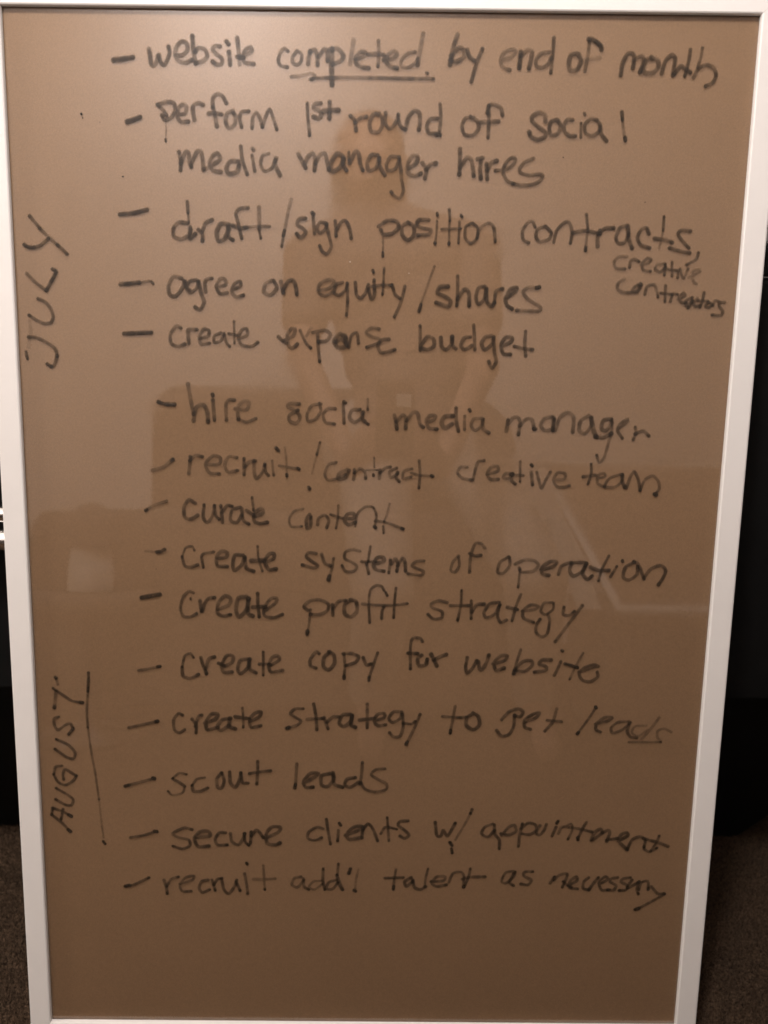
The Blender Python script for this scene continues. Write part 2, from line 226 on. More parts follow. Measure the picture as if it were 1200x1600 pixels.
 ((620,830,4), "w5.5 405,370 400,460 380,555|w6 335,465 390,465 450,465|w6.5 465,435 465,490 465,545|470,505 500,460 545,455|w6.5 640,445 580,455 545,510 560,540 610,520 645,460|w6.5 640,460 630,530 650,570 685,555|w6 775,395 745,470 720,560|w6.5 690,475 755,490|w6.5 785,500 860,490 885,470 840,460 795,490 790,540 855,570|w5.5 970,445 920,450 900,500 930,520 975,490 980,450|w6 945,520 955,560 940,640 905,660 870,630 875,580 895,550|w6 1045,475 1040,520 1080,525 1110,500|w6.5 d.7 1160,465 1080,570 990,690")]),
("create copy for website", 7.0, .84, [
 ((190,830,4), "w5.5 d.7 105,870 160,862 240,845|w6 d1 225,847 240,845|w5 450,790 430,765 395,780 378,850|w7 378,850 385,905 430,920 480,895|495,790 510,840 530,890|525,862 545,800 580,785|605,825 640,840|630,850 690,820 695,780 655,780 625,840 640,880 690,880|w7.5 780,800 740,810 725,860 745,890 790,850 800,800|w7.5 795,800 800,860 840,885|w5.5 885,755 885,830 885,900|w6 860,830 925,830|w7 930,840 985,805 975,780 940,790 920,840 935,880 1005,870"),
 ((440,830,4), "235,765 215,755 180,800 180,840 215,855|w8 300,755 265,790 262,845 295,865 330,825 325,770 295,755|w6 390,770 395,850 390,905|w7 d1 390,905 390,920|385,765 440,765 480,785 460,820 400,840|510,790 530,835 560,830|w6 600,760 575,830 548,910|w6.5 d1 546,915 545,932|w6 880,690 865,670 820,670 805,720 805,860|w7.5 790,762 850,765|w8 875,775 850,800 860,840 900,835 910,800|w8 935,770 955,810 970,842|w7.5 950,805 990,785 1030,770"),
 ((620,830,4), "440,790 430,850 440,885 470,860 500,810|w7.5 510,815 518,860 535,862 560,820 575,775|600,830 670,810 690,780 650,780 610,820 620,870 670,855|w6 775,740 755,800 735,870|w8 d1 738,870 730,890|w6.5 740,860 790,815 840,810 845,840 800,875 745,872|w7 965,805 910,805 890,830 930,845 930,870 860,880|w6 1025,815 1005,860 985,900|w5.5 1030,745 1037,750|w5 d.6 1165,760 1120,840 1080,925|w6 1050,830 1130,850"),
 ((780,830,4), "w6 410,825 490,855|w6.5 500,880 590,850 620,845 590,835 530,855 500,890 520,930 570,940 615,910 612,880")]),
("create strategy to get leads", 6.6, .88, [
 ((180,1080,4), "w6 d.8 85,228 160,212 265,188|w7 d1 250,190 265,187|w6 420,150 395,140 365,180 370,240 400,260 435,240|480,175 505,210 505,260|500,220 520,160 540,150|w8 560,200 625,175 640,145 600,145 570,190 575,240 640,225|w8 720,170 670,180 640,220 660,245 710,215|w8 715,170 715,220 750,235|w5.5 795,105 800,170 800,225|w7.5 750,160 840,172|w7 840,190 900,160 910,130 870,140 840,180 850,225 910,215"),
 ((430,1080,4), "w6 175,110 125,110 95,140 130,165 160,185 140,210 80,230|w7.5 d1 72,232 85,226|240,80 255,160 260,240|200,175 300,170|305,165 330,235|322,195 360,162 400,160|w7.5 470,145 420,150 400,200 430,220 470,190 480,150|w7.5 480,155 475,210 500,225|575,80 575,160 575,230|w7 525,180 620,170|620,185 680,165 680,140 640,145 620,185 640,215 690,210|w6.5 790,130 740,130 710,170 735,195 780,170 790,130|795,140 800,220 780,280 740,285 715,260|w6 800,200 850,205 875,190|w6 d.7 905,145 870,230 825,320|w7 d1 822,322 818,332|w6 d.7 1125,95 1105,200 1095,255|d1 1096,245 1094,262|w5.5 d.7 1045,158 1160,165"),
 ((620,1080,4), "w7.5 480,140 440,165 435,215 480,240 515,210 510,160 475,135|w5.5 d.7 380,165 440,160|w6.5 655,178 700,130 760,110 790,130 770,160 735,152|735,150 730,220 700,270 655,280 625,245|800,195 870,165 890,135 850,145 800,180 800,225 835,238|w6.5 1000,110 975,190 925,250|w6 940,182 1030,190"),
 ((780,1080,4), "w5 605,100 560,170 490,265|w6 d1 602,98 608,106|w7 d1 488,266 496,258|w6 600,205 680,185 705,165 660,165 610,200 605,240 635,255|w5.5 d.7 810,190 740,195 700,230 710,260 770,240 820,195|w6 815,200 800,250 820,285 860,292|w5 d.45 920,215 850,220 830,260 870,280 930,240|w6.5 d.5 1000,165 960,220 890,300|w5.5 d.5 1075,255 1030,235 990,250 990,290 1010,310|w5 d.55 810,318 900,318 1010,318")]),
("scout leads", 6.6, .86, [
 ((180,1080,4), "w6.5 d.8 65,592 150,570 245,545|w6.5 d1 62,594 85,588|w7 d1 235,542 245,548|w5 d.7 445,520 400,512 360,545|w6.5 358,548 400,570 435,595|w4.5 d.6 435,595 420,635 360,650 330,625|w5 560,540 510,550 480,590|w6.5 480,590 490,625 535,625 578,605|660,515 635,550 640,600 665,605 680,560 665,510|w7 715,505 720,570 750,600 775,560 785,510|785,510 795,570 830,575|w6.5 890,440 890,500 885,580|w6.5 840,515 900,505 970,498"),
 ((430,1080,4), "w6.5 d.6 135,455 130,530 126,585|w7 d1 125,588 122,605|w7.5 175,575 240,540 270,515 220,515 180,560 190,600 235,600|w7.5 340,515 290,530 290,585 330,595 365,550 360,510|w7.5 360,520 370,580 420,600|w7 500,540 450,550 435,585 470,600 520,570|w6.5 545,445 540,520 530,580|w6 685,485 630,490 600,520 640,550 695,580 690,615 620,630 560,610 535,570")]),
("secure clients w/ appointment", 6.4, .86, [
 ((180,1080,4), "w5.5 d.85 95,915 180,900 260,875|w6.5 d1 245,875 262,880|w6 480,865 430,855 360,890 400,915 460,930 465,965 420,985 360,968|w7.5 500,915 590,905 580,875 530,880 495,920 520,970 585,968|690,885 650,885 625,925 640,960 700,960|720,890 730,940 770,960 800,920 810,890|805,890 812,940 835,962|845,950 850,880|850,905 880,870 900,880 925,915|w7 940,920 1020,880 1030,850 980,850 945,890 950,950 1000,960 1030,948"),
 ((430,1080,4), "w5.5 300,860 260,850 210,880 205,920 250,930 290,915|w6 320,800 330,870 345,955|w6 395,870 390,935|w6 d1 400,825 410,838|w7.5 440,900 520,870 540,845 490,850 450,890 460,925 540,915|540,915 550,850|550,862 580,830 610,860 640,935|w5.5 700,790 705,860 710,935|w5.5 660,890 690,850 760,862|w6.5 830,810 780,815 770,840 810,870 835,900 810,920 780,905|1000,820 1010,900 1035,905 1050,870 1075,905 1100,870 1125,825"),
 ((620,1080,4), "w6 d.9 470,740 460,765|w5 d.5 460,765 420,840 365,930|w6.5 d1 332,945 345,965|w6 d1 342,985 346,1010|w6 600,830 550,850 530,890 570,910 610,870|w6.5 610,835 612,890 640,930 640,985|w6 655,900 700,850 735,838 745,875 700,898 650,890|w6.5 760,970 768,900 785,830|w6 775,860 820,825 865,835 870,870 830,895 780,890|w6 895,840 870,880 890,900 920,870 935,832|w6 995,850 970,905|w6 d1 1008,812 1000,825|d.5 1010,890 1030,850 1070,850"),
 ((780,1080,4), "w5.5 d.65 400,850 450,830 455,870 430,925|w6 545,820 520,860 495,915|w6.5 d1 490,915 492,928|w6 440,852 500,860 580,880|w7 575,930 600,880 635,862 645,885|w7 585,930 640,890 680,870 690,890 672,938|w6 672,930 740,920|w7 745,935 800,905 795,885 760,900 750,940 800,990|w6.5 800,990 830,930 880,910 912,930 905,975|w5.5 1000,905 980,950 945,1000|w6.5 900,920 990,945 1055,970|w5.5 d.6 905,985 940,1005 985,980")]),
("recruit add'l talent as necessary", 6.0, .80, [
 ((180,1080,4), "w5.5 65,1218 120,1208 210,1165|w6.5 d1 62,1218 90,1214|w6.5 305,1180 318,1220 325,1265|w5.5 322,1220 350,1175 395,1160|w5.5 405,1205 480,1180 490,1155 440,1165 405,1210 420,1250 475,1250|580,1180 540,1190 525,1230 545,1258 590,1240|605,1180 625,1245|615,1210 640,1175 665,1170|665,1175 680,1240 710,1265 745,1220 760,1180|755,1190 780,1245|w5.5 d.75 808,1140 820,1200 828,1265|w6 d1 821,1074 825,1081|w5 d.55 925,1090 930,1160 935,1240|w6 d.5 865,1175 930,1176 1000,1172"),
 ((430,1080,4), "d.6 160,1160 120,1170 105,1210 140,1225 180,1180|175,1170 180,1220 210,1240|w5 d.65 290,1185 240,1190 212,1222 245,1240 295,1205|300,1110 298,1180 310,1240|w5.5 385,1180 335,1195 320,1235 360,1235 392,1195|w5.5 d.7 395,1080 388,1150|w7.5 385,1150 400,1200 420,1240|w7 d1 470,1110 460,1138|w5 d.45 520,1115 505,1180 500,1240|w6.5 d1 493,1245 502,1250|w5 755,1115 745,1170 738,1225|w6 d1 740,1220 738,1238|w6 d.9 685,1168 800,1165|w6.5 850,1165 810,1190 820,1220 860,1190|w6.5 860,1180 870,1225 905,1240 940,1222|w5 955,1110 940,1170 935,1220|w6 975,1190 1050,1185 1060,1160 1010,1160 980,1200 1010,1220 1070,1210|w5.5 1085,1195 1110,1140 1160,1130 1180,1160 1175,1225"),
 ((620,1080,4), "w5.5 460,1110 445,1170 420,1225|w6.5 410,1175 460,1162 550,1160|w5.5 730,1125 680,1135 655,1185 680,1200 730,1160 740,1130|730,1140 705,1195 730,1215|850,1128 800,1130 795,1155 840,1180 820,1210 775,1205"),
 ((780,1080,4), "318,1200 345,1160|340,1180 380,1148 425,1145 395,1225|400,1190 430,1215 450,1225|430,1215 485,1185 480,1160 445,1185 440,1228 490,1235|560,1165 530,1190 525,1232 560,1242|w6.5 560,1240 590,1200 620,1165|w6 640,1200 680,1175 660,1160 625,1195 640,1242 680,1242|740,1165 700,1172 695,1192 730,1215 715,1242 680,1242|820,1165 775,1172 762,1192 800,1215 790,1242 750,1245|w6.5 830,1180 800,1230 870,1195|w6 875,1190 860,1240 870,1268|w5.5 872,1240 890,1195 930,1190 930,1235|w6 930,1240 950,1222 990,1265 1030,1265|w5.5 1035,1268 960,1310 870,1358|w7 d1 850,1365 872,1357")]),
("JULY", 6.8, .86, [
 ((20,320,5.7125), "150,100 200,160 240,210|d.65 240,210 320,290 400,360|485,440 440,395 400,360|d.95 100,355 140,378 190,380|190,380 250,360 320,300|125,615 200,690 290,760|w7.5 d1 300,765 340,690 385,600 355,575|225,840 290,870 340,930 360,1000 340,1050 280,1060 210,1030 145,985|140,1180 220,1190 320,1240 380,1290 395,1350|d.8 395,1350 370,1430 340,1445|d1 345,1445 305,1420|w5.5 d1 118,1310 124,1345 132,1375|w7 d.18 150,1040 160,1130 140,1270")]),
("AUGUST", 5.8, .88, [
 ((50,1030,5.1625), "w6.5 d1 188,145 194,152|w6 d.5 195,160 208,205|w7 d.55 195,260 190,300 180,390|170,235 250,290 320,335 390,348|w6.5 d1 390,348 410,350|d.75 215,465 180,480 180,530 210,570 270,530 310,520 332,560|d1 332,560 295,605|195,645 290,690 345,750 335,800 280,790 185,725|d.7 240,860 190,870 175,930|175,930 210,990 270,1015 330,980 360,940|355,940 270,890 250,930 255,970|195,1040 280,1090 330,1130 320,1175 270,1175 190,1130|w7 d1 315,1265 295,1255|320,1270 250,1230 170,1200|160,1255 230,1310 310,1390|w6.5 d1 290,1375 310,1390|165,1200 158,1255|250,1210 235,1290"),
 ]),
("long line beside August", 5.2, .85, [
 ((50,1030,5.1625), "w5.8 d.95 455,110 455,160 450,260|d.75 450,260 442,420 450,550|w4.6 d.6 450,550 480,760 510,920 540,1130|w4 d.42 540,1130 562,1330 578,1440|w5.5 d1 575,1470 590,1490")]),
]
# ------------------------------------------------------------------ materials
def paper_material():
    m, nt, p = nodes_of('kraft_paper')
    p.inputs['Roughness'].default_value = .75
    p.inputs['Specular IOR Level'].default_value = .25
    tc = N(nt, 'ShaderNodeTexCoord')
    big = N(nt, 'ShaderNodeTexNoise', Scale=4.0, Detail=3.0)
    fib = N(nt, 'ShaderNodeTexNoise', Scale=1300.0, Detail=2.0, Roughness=.7)
    mp = N(nt, 'ShaderNodeMapping'); mp.inputs['Scale'].default_value = (1, .7, 1)
    nt.links.new(tc.outputs['Object'], big.inputs['Vector'])
    nt.links.new(tc.outputs['Object'], mp.inputs['Vector'])
    nt.links.new(mp.outputs['Vector'], fib.inputs['Vector'])
    r1 = N(nt, 'ShaderNodeValToRGB')
    r1.color_ramp.elements[0].position = .30; r1.color_ramp.elements[1].position = .72
    r1.color_ramp.elements[0].color = (.246, .146, .082, 1)
    r1.color_ramp.elements[1].color = (.262, .156, .088, 1)
    r2 = N(nt, 'ShaderNodeValToRGB')
    r2.color_ramp.elements[0].position = .32; r2.color_ramp.elements[1].position = .68
    r2.color_ramp.elements[0].color = (.87, .87, .87, 1)
    r2.color_ramp.elements[1].color = (1.12, 1.12, 1.12, 1)
    mx = N(nt, 'ShaderNodeMix', data_type='RGBA', blend_type='MULTIPLY')
    mx.inputs[0].default_value = 1.0
    nt.links.new(big.outputs['Fac'], r1.inputs['Fac'])
    nt.links.new(fib.outputs['Fac'], r2.inputs['Fac'])
    nt.links.new(r1.outputs['Color'], mx.inputs[6])
    nt.links.new(r2.outputs['Color'], mx.inputs[7])
    nt.links.new(mx.outputs[2], p.inputs['Base Color'])
    b = N(nt, 'ShaderNodeBump', Strength=.15, Distance=.0005)
    nt.links.new(fib.outputs['Fac'], b.inputs['Height'])
    nt.links.new(b.outputs['Normal'], p.inputs['Normal'])
    return m

def glass_material():
    # thin clear sheet: passes the light, mirrors a few per cent of the room (both faces counted on the front one)
    m, nt, p = nodes_of('clear_glazing')
    nt.nodes.remove(p)
    out = nt.nodes['Material Output']
    tr = N(nt, 'ShaderNodeBsdfTransparent'); tr.inputs['Color'].default_value = (.975, .98, .97, 1)
    gl = N(nt, 'ShaderNodeBsdfGlossy', Roughness=.012)
    tcg = N(nt, 'ShaderNodeTexCoord')                       # wiped smears: the gloss varies over the sheet
    mpg = N(nt, 'ShaderNodeMapping'); mpg.inputs['Scale'].default_value = (1.0, 2.6, 1.0); mpg.inputs['Rotation'].default_value = (0, 0, .5)
    smr = N(nt, 'ShaderNodeTexNoise', Scale=5.0, Detail=6.0, Roughness=.62, Distortion=1.2)
    nt.links.new(tcg.outputs['Object'], mpg.inputs['Vector']); nt.links.new(mpg.outputs['Vector'], smr.inputs['Vector'])
    rmp = N(nt, 'ShaderNodeMapRange')
    rmp.inputs['From Min'].default_value = .45; rmp.inputs['From Max'].default_value = .75
    rmp.inputs['To Min'].default_value = .012; rmp.inputs['To Max'].default_value = .13
    nt.links.new(smr.outputs['Fac'], rmp.inputs['Value']); nt.links.new(rmp.outputs['Result'], gl.inputs['Roughness'])
    fr = N(nt, 'ShaderNodeFresnel', IOR=1.5)
    geo = N(nt, 'ShaderNodeNewGeometry')
    two = N(nt, 'ShaderNodeMath', operation='MULTIPLY'); two.inputs[1].default_value = 1.9
    inv = N(nt, 'ShaderNodeMath', operation='SUBTRACT'); inv.inputs[0].default_value = 1.0
    fac = N(nt, 'ShaderNodeMath', operation='MULTIPLY', use_clamp=True)
    nt.links.new(fr.outputs['Fac'], two.inputs[0])
    nt.links.new(geo.outputs['Backfacing'], inv.inputs[1])
    nt.links.new(two.outputs[0], fac.inputs[0]); nt.links.new(inv.outputs[0], fac.inputs[1])
    mix = N(nt, 'ShaderNodeMixShader')
    nt.links.new(fac.outputs[0], mix.inputs[0])
    nt.links.new(tr.outputs[0], mix.inputs[1]); nt.links.new(gl.outputs[0], mix.inputs[2])
    nt.links.new(mix.outputs[0], out.inputs['Surface'])
    return m

def ink_material():
    m, nt, p = nodes_of('marker_ink')
    out = nt.nodes['Material Output']
    p.inputs['Base Color'].default_value = (.017, .013, .010, 1)
    p.inputs['Roughness'].default_value = .30
    p.inputs['Specular IOR Level'].default_value = .32
    at = N(nt, 'ShaderNodeAttribute', attribute_name='ink')
    tc = N(nt, 'ShaderNodeTexCoord')
    nz = N(nt, 'ShaderNodeTexNoise', Scale=420.0, Detail=5.0, Roughness=.65)
    nt.links.new(tc.outputs['Object'], nz.inputs['Vector'])
    mr = N(nt, 'ShaderNodeMapRange')
    mr.inputs['From Min'].default_value = .30; mr.inputs['From Max'].default_value = .70
    mr.inputs['To Min'].default_value = .80; mr.inputs['To Max'].default_value = 1.06
    nt.links.new(nz.outputs['Fac'], mr.inputs['Value'])
    mu = N(nt, 'ShaderNodeMath', operation='MULTIPLY', use_clamp=True)
    nt.links.new(at.outputs['Fac'], mu.inputs[0]); nt.links.new(mr.outputs['Result'], mu.inputs[1])
    tr = N(nt, 'ShaderNodeBsdfTransparent')
    mix = N(nt, 'ShaderNodeMixShader')
    nt.links.new(mu.outputs[0], mix.inputs[0])
    nt.links.new(tr.outputs[0], mix.inputs[1]); nt.links.new(p.outputs[0], mix.inputs[2])
    nt.links.new(mix.outputs[0], out.inputs['Surface'])
    return m

def carpet_material():
    m, nt, p = nodes_of('brown_carpet')
    p.inputs['Roughness'].default_value = .95
    p.inputs['Specular IOR Level'].default_value = .1
    tc = N(nt, 'ShaderNodeTexCoord')
    a = N(nt, 'ShaderNodeTexNoise', Scale=330.0, Detail=4.0, Roughness=.7)
    b = N(nt, 'ShaderNodeTexNoise', Scale=18.0, Detail=3.0)
    for n in (a, b): nt.links.new(tc.outputs['Object'], n.inputs['Vector'])
    ra = N(nt, 'ShaderNodeValToRGB')
    ra.color_ramp.elements[0].position = .33; ra.color_ramp.elements[1].position = .68
    ra.color_ramp.elements[0].color = (.016, .011, .007, 1)
    ra.color_ramp.elements[1].color = (.185, .122, .080, 1)
    rb = N(nt, 'ShaderNodeValToRGB')
    rb.color_ramp.elements[0].color = (.75, .75, .75, 1); rb.color_ramp.elements[1].color = (1.15, 1.1, 1.05, 1)
    mx = N(nt, 'ShaderNodeMix', data_type='RGBA', blend_type='MULTIPLY'); mx.inputs[0].default_value = 1.0
    nt.links.new(a.outputs['Fac'], ra.inputs['Fac']); nt.links.new(b.outputs['Fac'], rb.inputs['Fac'])
    nt.links.new(ra.outputs['Color'], mx.inputs[6]); nt.links.new(rb.outputs['Color'], mx.inputs[7])
    nt.links.new(mx.outputs[2], p.inputs['Base Color'])
    bp = N(nt, 'ShaderNodeBump', Strength=.9, Distance=.006)
    nt.links.new(a.outputs['Fac'], bp.inputs['Height'])
    nt.links.new(bp.outputs['Normal'], p.inputs['Normal'])
    return m

M_WHITE = plain('white_lacquer', (.72, .695, .67), .28, .015, 30, .05, 300)
M_PAPER = paper_material()
M_GLASS = glass_material()
M_INK = ink_material()
M_FIBRE = plain('fibreboard', (.20, .13, .08), .8, .15, 80)
M_CARPET = carpet_material()
M_BLACK = plain('black_lacquer', (.0045, .0045, .0045), .6, .2, 20, .05, 200, spec=.14)
M_CHROME = plain('chrome', (.80, .79, .77), .16, .02, 10, metal=1.0)
M_WALL = plain('wall_paint', (.78, .72, .68), .8, .02, 6, .1, 120)
M_CEIL = plain('ceiling_paint', (.80, .74, .69), .85, .02, 6)
M_GREYBOX = plain('grey_plastic', (.36, .36, .36), .4, .05, 30)
M_DARK = plain('dark_plastic', (.02, .02, .02), .35, .1, 30)
M_SOFA = plain('dark_upholstery', (.095, .075, .064), .9, .25, 40, .3, 300)
M_SKIN = plain('skin', (.34, .20, .14), .55, .05, 30)
M_HAIR = plain('grey_brown_hair', (.13, .115, .105), .5, .3, 60)
M_SHIRT = plain('brown_shirt', (.19, .14, .12), .85, .1, 40)
M_TROUSERS = plain('pale_trousers', (.42, .38, .35), .85, .08, 40)
M_TRIM = plain('white_trim', (.75, .72, .68), .5, .02, 20)
M_STRIP = plain('pale_strip', (.42, .40, .37), .6, .1, 30)
M_PANEL = plain('brown_panel', (.15, .095, .065), .6, .2, 12)
M_PHONE = plain('phone_black', (.01, .01, .011), .3, .1, 20)
M_STICKER = plain('pale_sticker', (.78, .74, .68), .6, .02, 20)

# ------------------------------------------------------------------ the setting
def structure(o):
    o['kind'] = 'structure'; return o
structure(link_mesh('carpet_floor', [(-4, -4.2, 0), (4, -4.2, 0), (4, 1.2, 0), (-4, 1.2, 0)], [(0, 1, 2, 3)], M_CARPET))
WALLY = .62
structure(box('wall', -4, 4, WALLY, WALLY+.1, 0, 2.5, M_WALL, bevel=0))
structure(box('room_wall', -4, 4, -2.3, -2.2, 0, 2.5, M_WALL, bevel=0))
structure(box('ceiling', -4, 4, -4.2, 1.2, 2.502, 2.6, M_CEIL, bevel=0))

# black cabinet the board leans on: body on a tapered plinth
top_c = px_world(1195, 386, .145)
CT = top_c.z
CY = (DEPTH/cl) + (CT - 0)*math.tan(LEAN) + .004
cab = thing('cabinet', 'black cabinet on a tapered foot behind the white framed board', 'cabinet', (0, CY, 0))
bm = bmesh.new(); box_bm(bm, -.78, .78, 0, .42, .30, CT-.026, .004)
from_bm('body', bm, M_BLACK, cab)
bm = bmesh.new(); box_bm(bm, -.80, .80, -.002, .43, CT-.025, CT, .003)
from_bm('top', bm, M_BLACK, cab)
foot = px_world(1146, 1306, CY+.17)
def foot_bm():
    b = bmesh.new()
    yb = .305 - CY
    xl, xr = -.52, .487
    lo = [(xl, yb, 0.001), (xr, yb, 0.001), (xr, .40, 0.001), (xl, .40, 0.001)]
    hi = [(-.74, .012, .299), (.60, .012, .299), (.60, .41, .299), (-.74, .41, .299)]
    vs = [b.verts.new(p) for p in lo+hi]
    for f in ((0, 1, 2, 3), (4, 5, 6, 7), (0, 1, 5, 4), (1, 2, 6, 5), (2, 3, 7, 6), (3, 0, 4, 7)):
        b.faces.new([vs[i] for i in f])
    return b
from_bm('plinth', foot_bm(), M_BLACK, cab)
# chrome pull on the cabinet front, its end showing past the left rail of the board
def tube(name, pts, rad, mat, parent=None, seg=18):
    pts = [Vector(p) for p in pts]
    vs, fs = [], []
    for i, p in enumerate(pts):
        t = (pts[min(i+1, len(pts)-1)] - pts[max(i-1, 0)]).normalized()
        a = t.cross(Vector((0, 0, 1)))
        if a.length < .01: a = t.cross(Vector((1, 0, 0)))
        a.normalize(); b = t.cross(a)
        r = rad[i] if isinstance(rad, (list, tuple)) else rad
        for k in range(seg):
            q = 2*math.pi*k/seg
            vs.append(p + a*(r*math.cos(q)) + b*(r*math.sin(q)))
    for i in range(len(pts)-1):
        for k in range(seg):
            fs.append((i*seg+k, i*seg+(k+1) % seg, (i+1)*seg+(k+1) % seg, (i+1)*seg+k))
    fs.append(tuple(range(seg))[::-1]); fs.append(tuple(range((len(pts)-1)*seg, len(pts)*seg)))
    return link_mesh(name, vs, fs, mat, parent, True)
for py, rr in ((803, .0078), (843, .0105)):
    c = px_world(0, py, CY-.03)
    y0 = -.03
    pts = [(c.x-.20, .0, c.z), (c.x-.20, y0*.7, c.z), (c.x-.185, y0, c.z), (c.x-.10, y0, c.z), (c.x-.02, y0, c.z), (c.x+.012, y0, c.z), (c.x+.026, y0*.7, c.z), (c.x+.026, .0, c.z)]
    tube('handle', pts, rr, M_CHROME, cab)
# grey set-top box on the cabinet
xb = px_world(1188, 370, CY+.03).x
zt = px_world(1195, 326, CY+.02).z
sb = thing('media_box', 'grey box with a dark band standing on the black cabinet', 'media box', (xb+.13, CY+.02, CT))
hh = zt - CT
bm = bmesh.new(); box_bm(bm, -.15, .17, 0, .18, .004, hh*.47, .002); from_bm('body', bm, M_GREYBOX, sb)
bm = bmesh.new(); box_bm(bm, -.149, .169, .001, .179, hh*.47+.0005, hh*.60, .001); from_bm('band', bm, M_DARK, sb)
bm = bmesh.new(); box_bm(bm, -.15, .17, 0, .18, hh*.60+.0005, hh, .002); from_bm('lid', bm, M_GREYBOX, sb)
for fx_ in (-.12, .14):
    for fy_ in (.02, .15):
        bm = bmesh.new(); box_bm(bm, fx_-.01, fx_+.01, fy_-.01, fy_+.01, .0003, .0038); from_bm('rubber_foot', bm, M_DARK, sb)

# ------------------------------------------------------------------ the framed board
board = thing('framed_board', 'tall white framed glass board over brown paper, covered in black handwritten to do lists', 'framed board', matrix=BOARD)
# inner corners of the moulding (the frame is a touch out of square, as in the photo): BL BR TR TL
CORN = [Vector(px_board(x, y, 0)) for x, y in ((79, 1598), (1055.5, 1605.5), (1191.5, 21), (-1.2, 6))]
def offset_corner(i, o):
    p0, p1, p2 = CORN[i-1], CORN[i], CORN[(i+1) % 4]
    d1, d2 = (p1-p0).normalized(), (p2-p1).normalized()
    n1, n2 = Vector((d1.y, -d1.x)), Vector((d2.y, -d2.x))          # outward of a counter-clockwise ring
    m = (n1+n2); m = m/(1+n1.dot(n2))
    return p1 + m*o
PROFILE = [(0, -.0044), (.0, -.0016), (.0003, -.0006), (.0012, 0), (.0180, 0), (.0192, -.0005), (.0195, -.0016), (.0195, -DEPTH), (.0090, -DEPTH), (.0090, -.0044)]
for i in range(4):
    j = (i+1) % 4
    vs, fs = [], []
    ax = (CORN[j]-CORN[i]).normalized()
    for e, idx in ((0, i), (1, j)):
        for o, w in PROFILE:
            q = offset_corner(idx, o) + ax*(.00008 if e == 0 else -.00008)
            vs.append((q.x, q.y, w))
    n = len(PROFILE)
    for k in range(n):
        fs.append((k, (k+1) % n, n+(k+1) % n, n+k))
    fs.append(tuple(range(n))[::-1]); fs.append(tuple(range(n, 2*n)))
    rail = link_mesh('frame_rail', vs, fs, M_WHITE, board)
    bmx = bmesh.new(); bmx.from_mesh(rail.data); bmesh.ops.recalc_face_normals(bmx, faces=bmx.faces[:]); bmx.to_mesh(rail.data); bmx.free()
def sheet(name, inset, w0, w1, mat):
    q = [offset_corner(i, inset) for i in range(4)]
    vs = [(p.x, p.y, w0) for p in q] + [(p.x, p.y, w1) for p in q]
    fs = [(3, 2, 1, 0), (4, 5, 6, 7), (0, 1, 5, 4), (1, 2, 6, 5), (2, 3, 7, 6), (3, 0, 4, 7)]
    return link_mesh(name, vs, fs, mat, board)
sheet('glass_pane', .0085, -.0056, -.0046, M_GLASS)
sheet('backing_paper', .0085, -.0062, -.0058, M_PAPER)
sheet('back_board', .0085, -.0100, -.0064, M_FIBRE)

# ------------------------------------------------------------------ handwriting: a film of ink lying on the glass
INK_W = -.00445
CELL = .00050
def smooth_path(pts, step):
    P = [np.array(p, float) for p in pts]
    if len(P) == 1: P = [P[0], P[0]+np.array([1e-4, 0])]
    if len(P) == 2:
        n = max(2, int(np.linalg.norm(P[1]-P[0])/step)+1)
        t = np.linspace(0, 1, n)[:, None]
        return P[0]*(1-t)+P[1]*t
    Q = [2*P[0]-P[1]] + P + [2*P[-1]-P[-2]]
    out = []
    for i in range(1, len(Q)-2):
        p0, p1, p2, p3 = Q[i-1:i+3]
        n = max(2, int(np.linalg.norm(p2-p1)/step)+1)
        t = np.linspace(0, 1, n, endpoint=(i == len(Q)-3))[:, None]
        # tension-softened cardinal spline
        m1 = .42*(p2-p0); m2 = .42*(p3-p1)
        h00 = 2*t**3-3*t**2+1; h10 = t**3-2*t**2+t; h01 = -2*t**3+3*t**2; h11 = t**3-t**2
        out.append(h00*p1+h10*m1+h01*p2+h11*m2)
    return np.vstack(out)

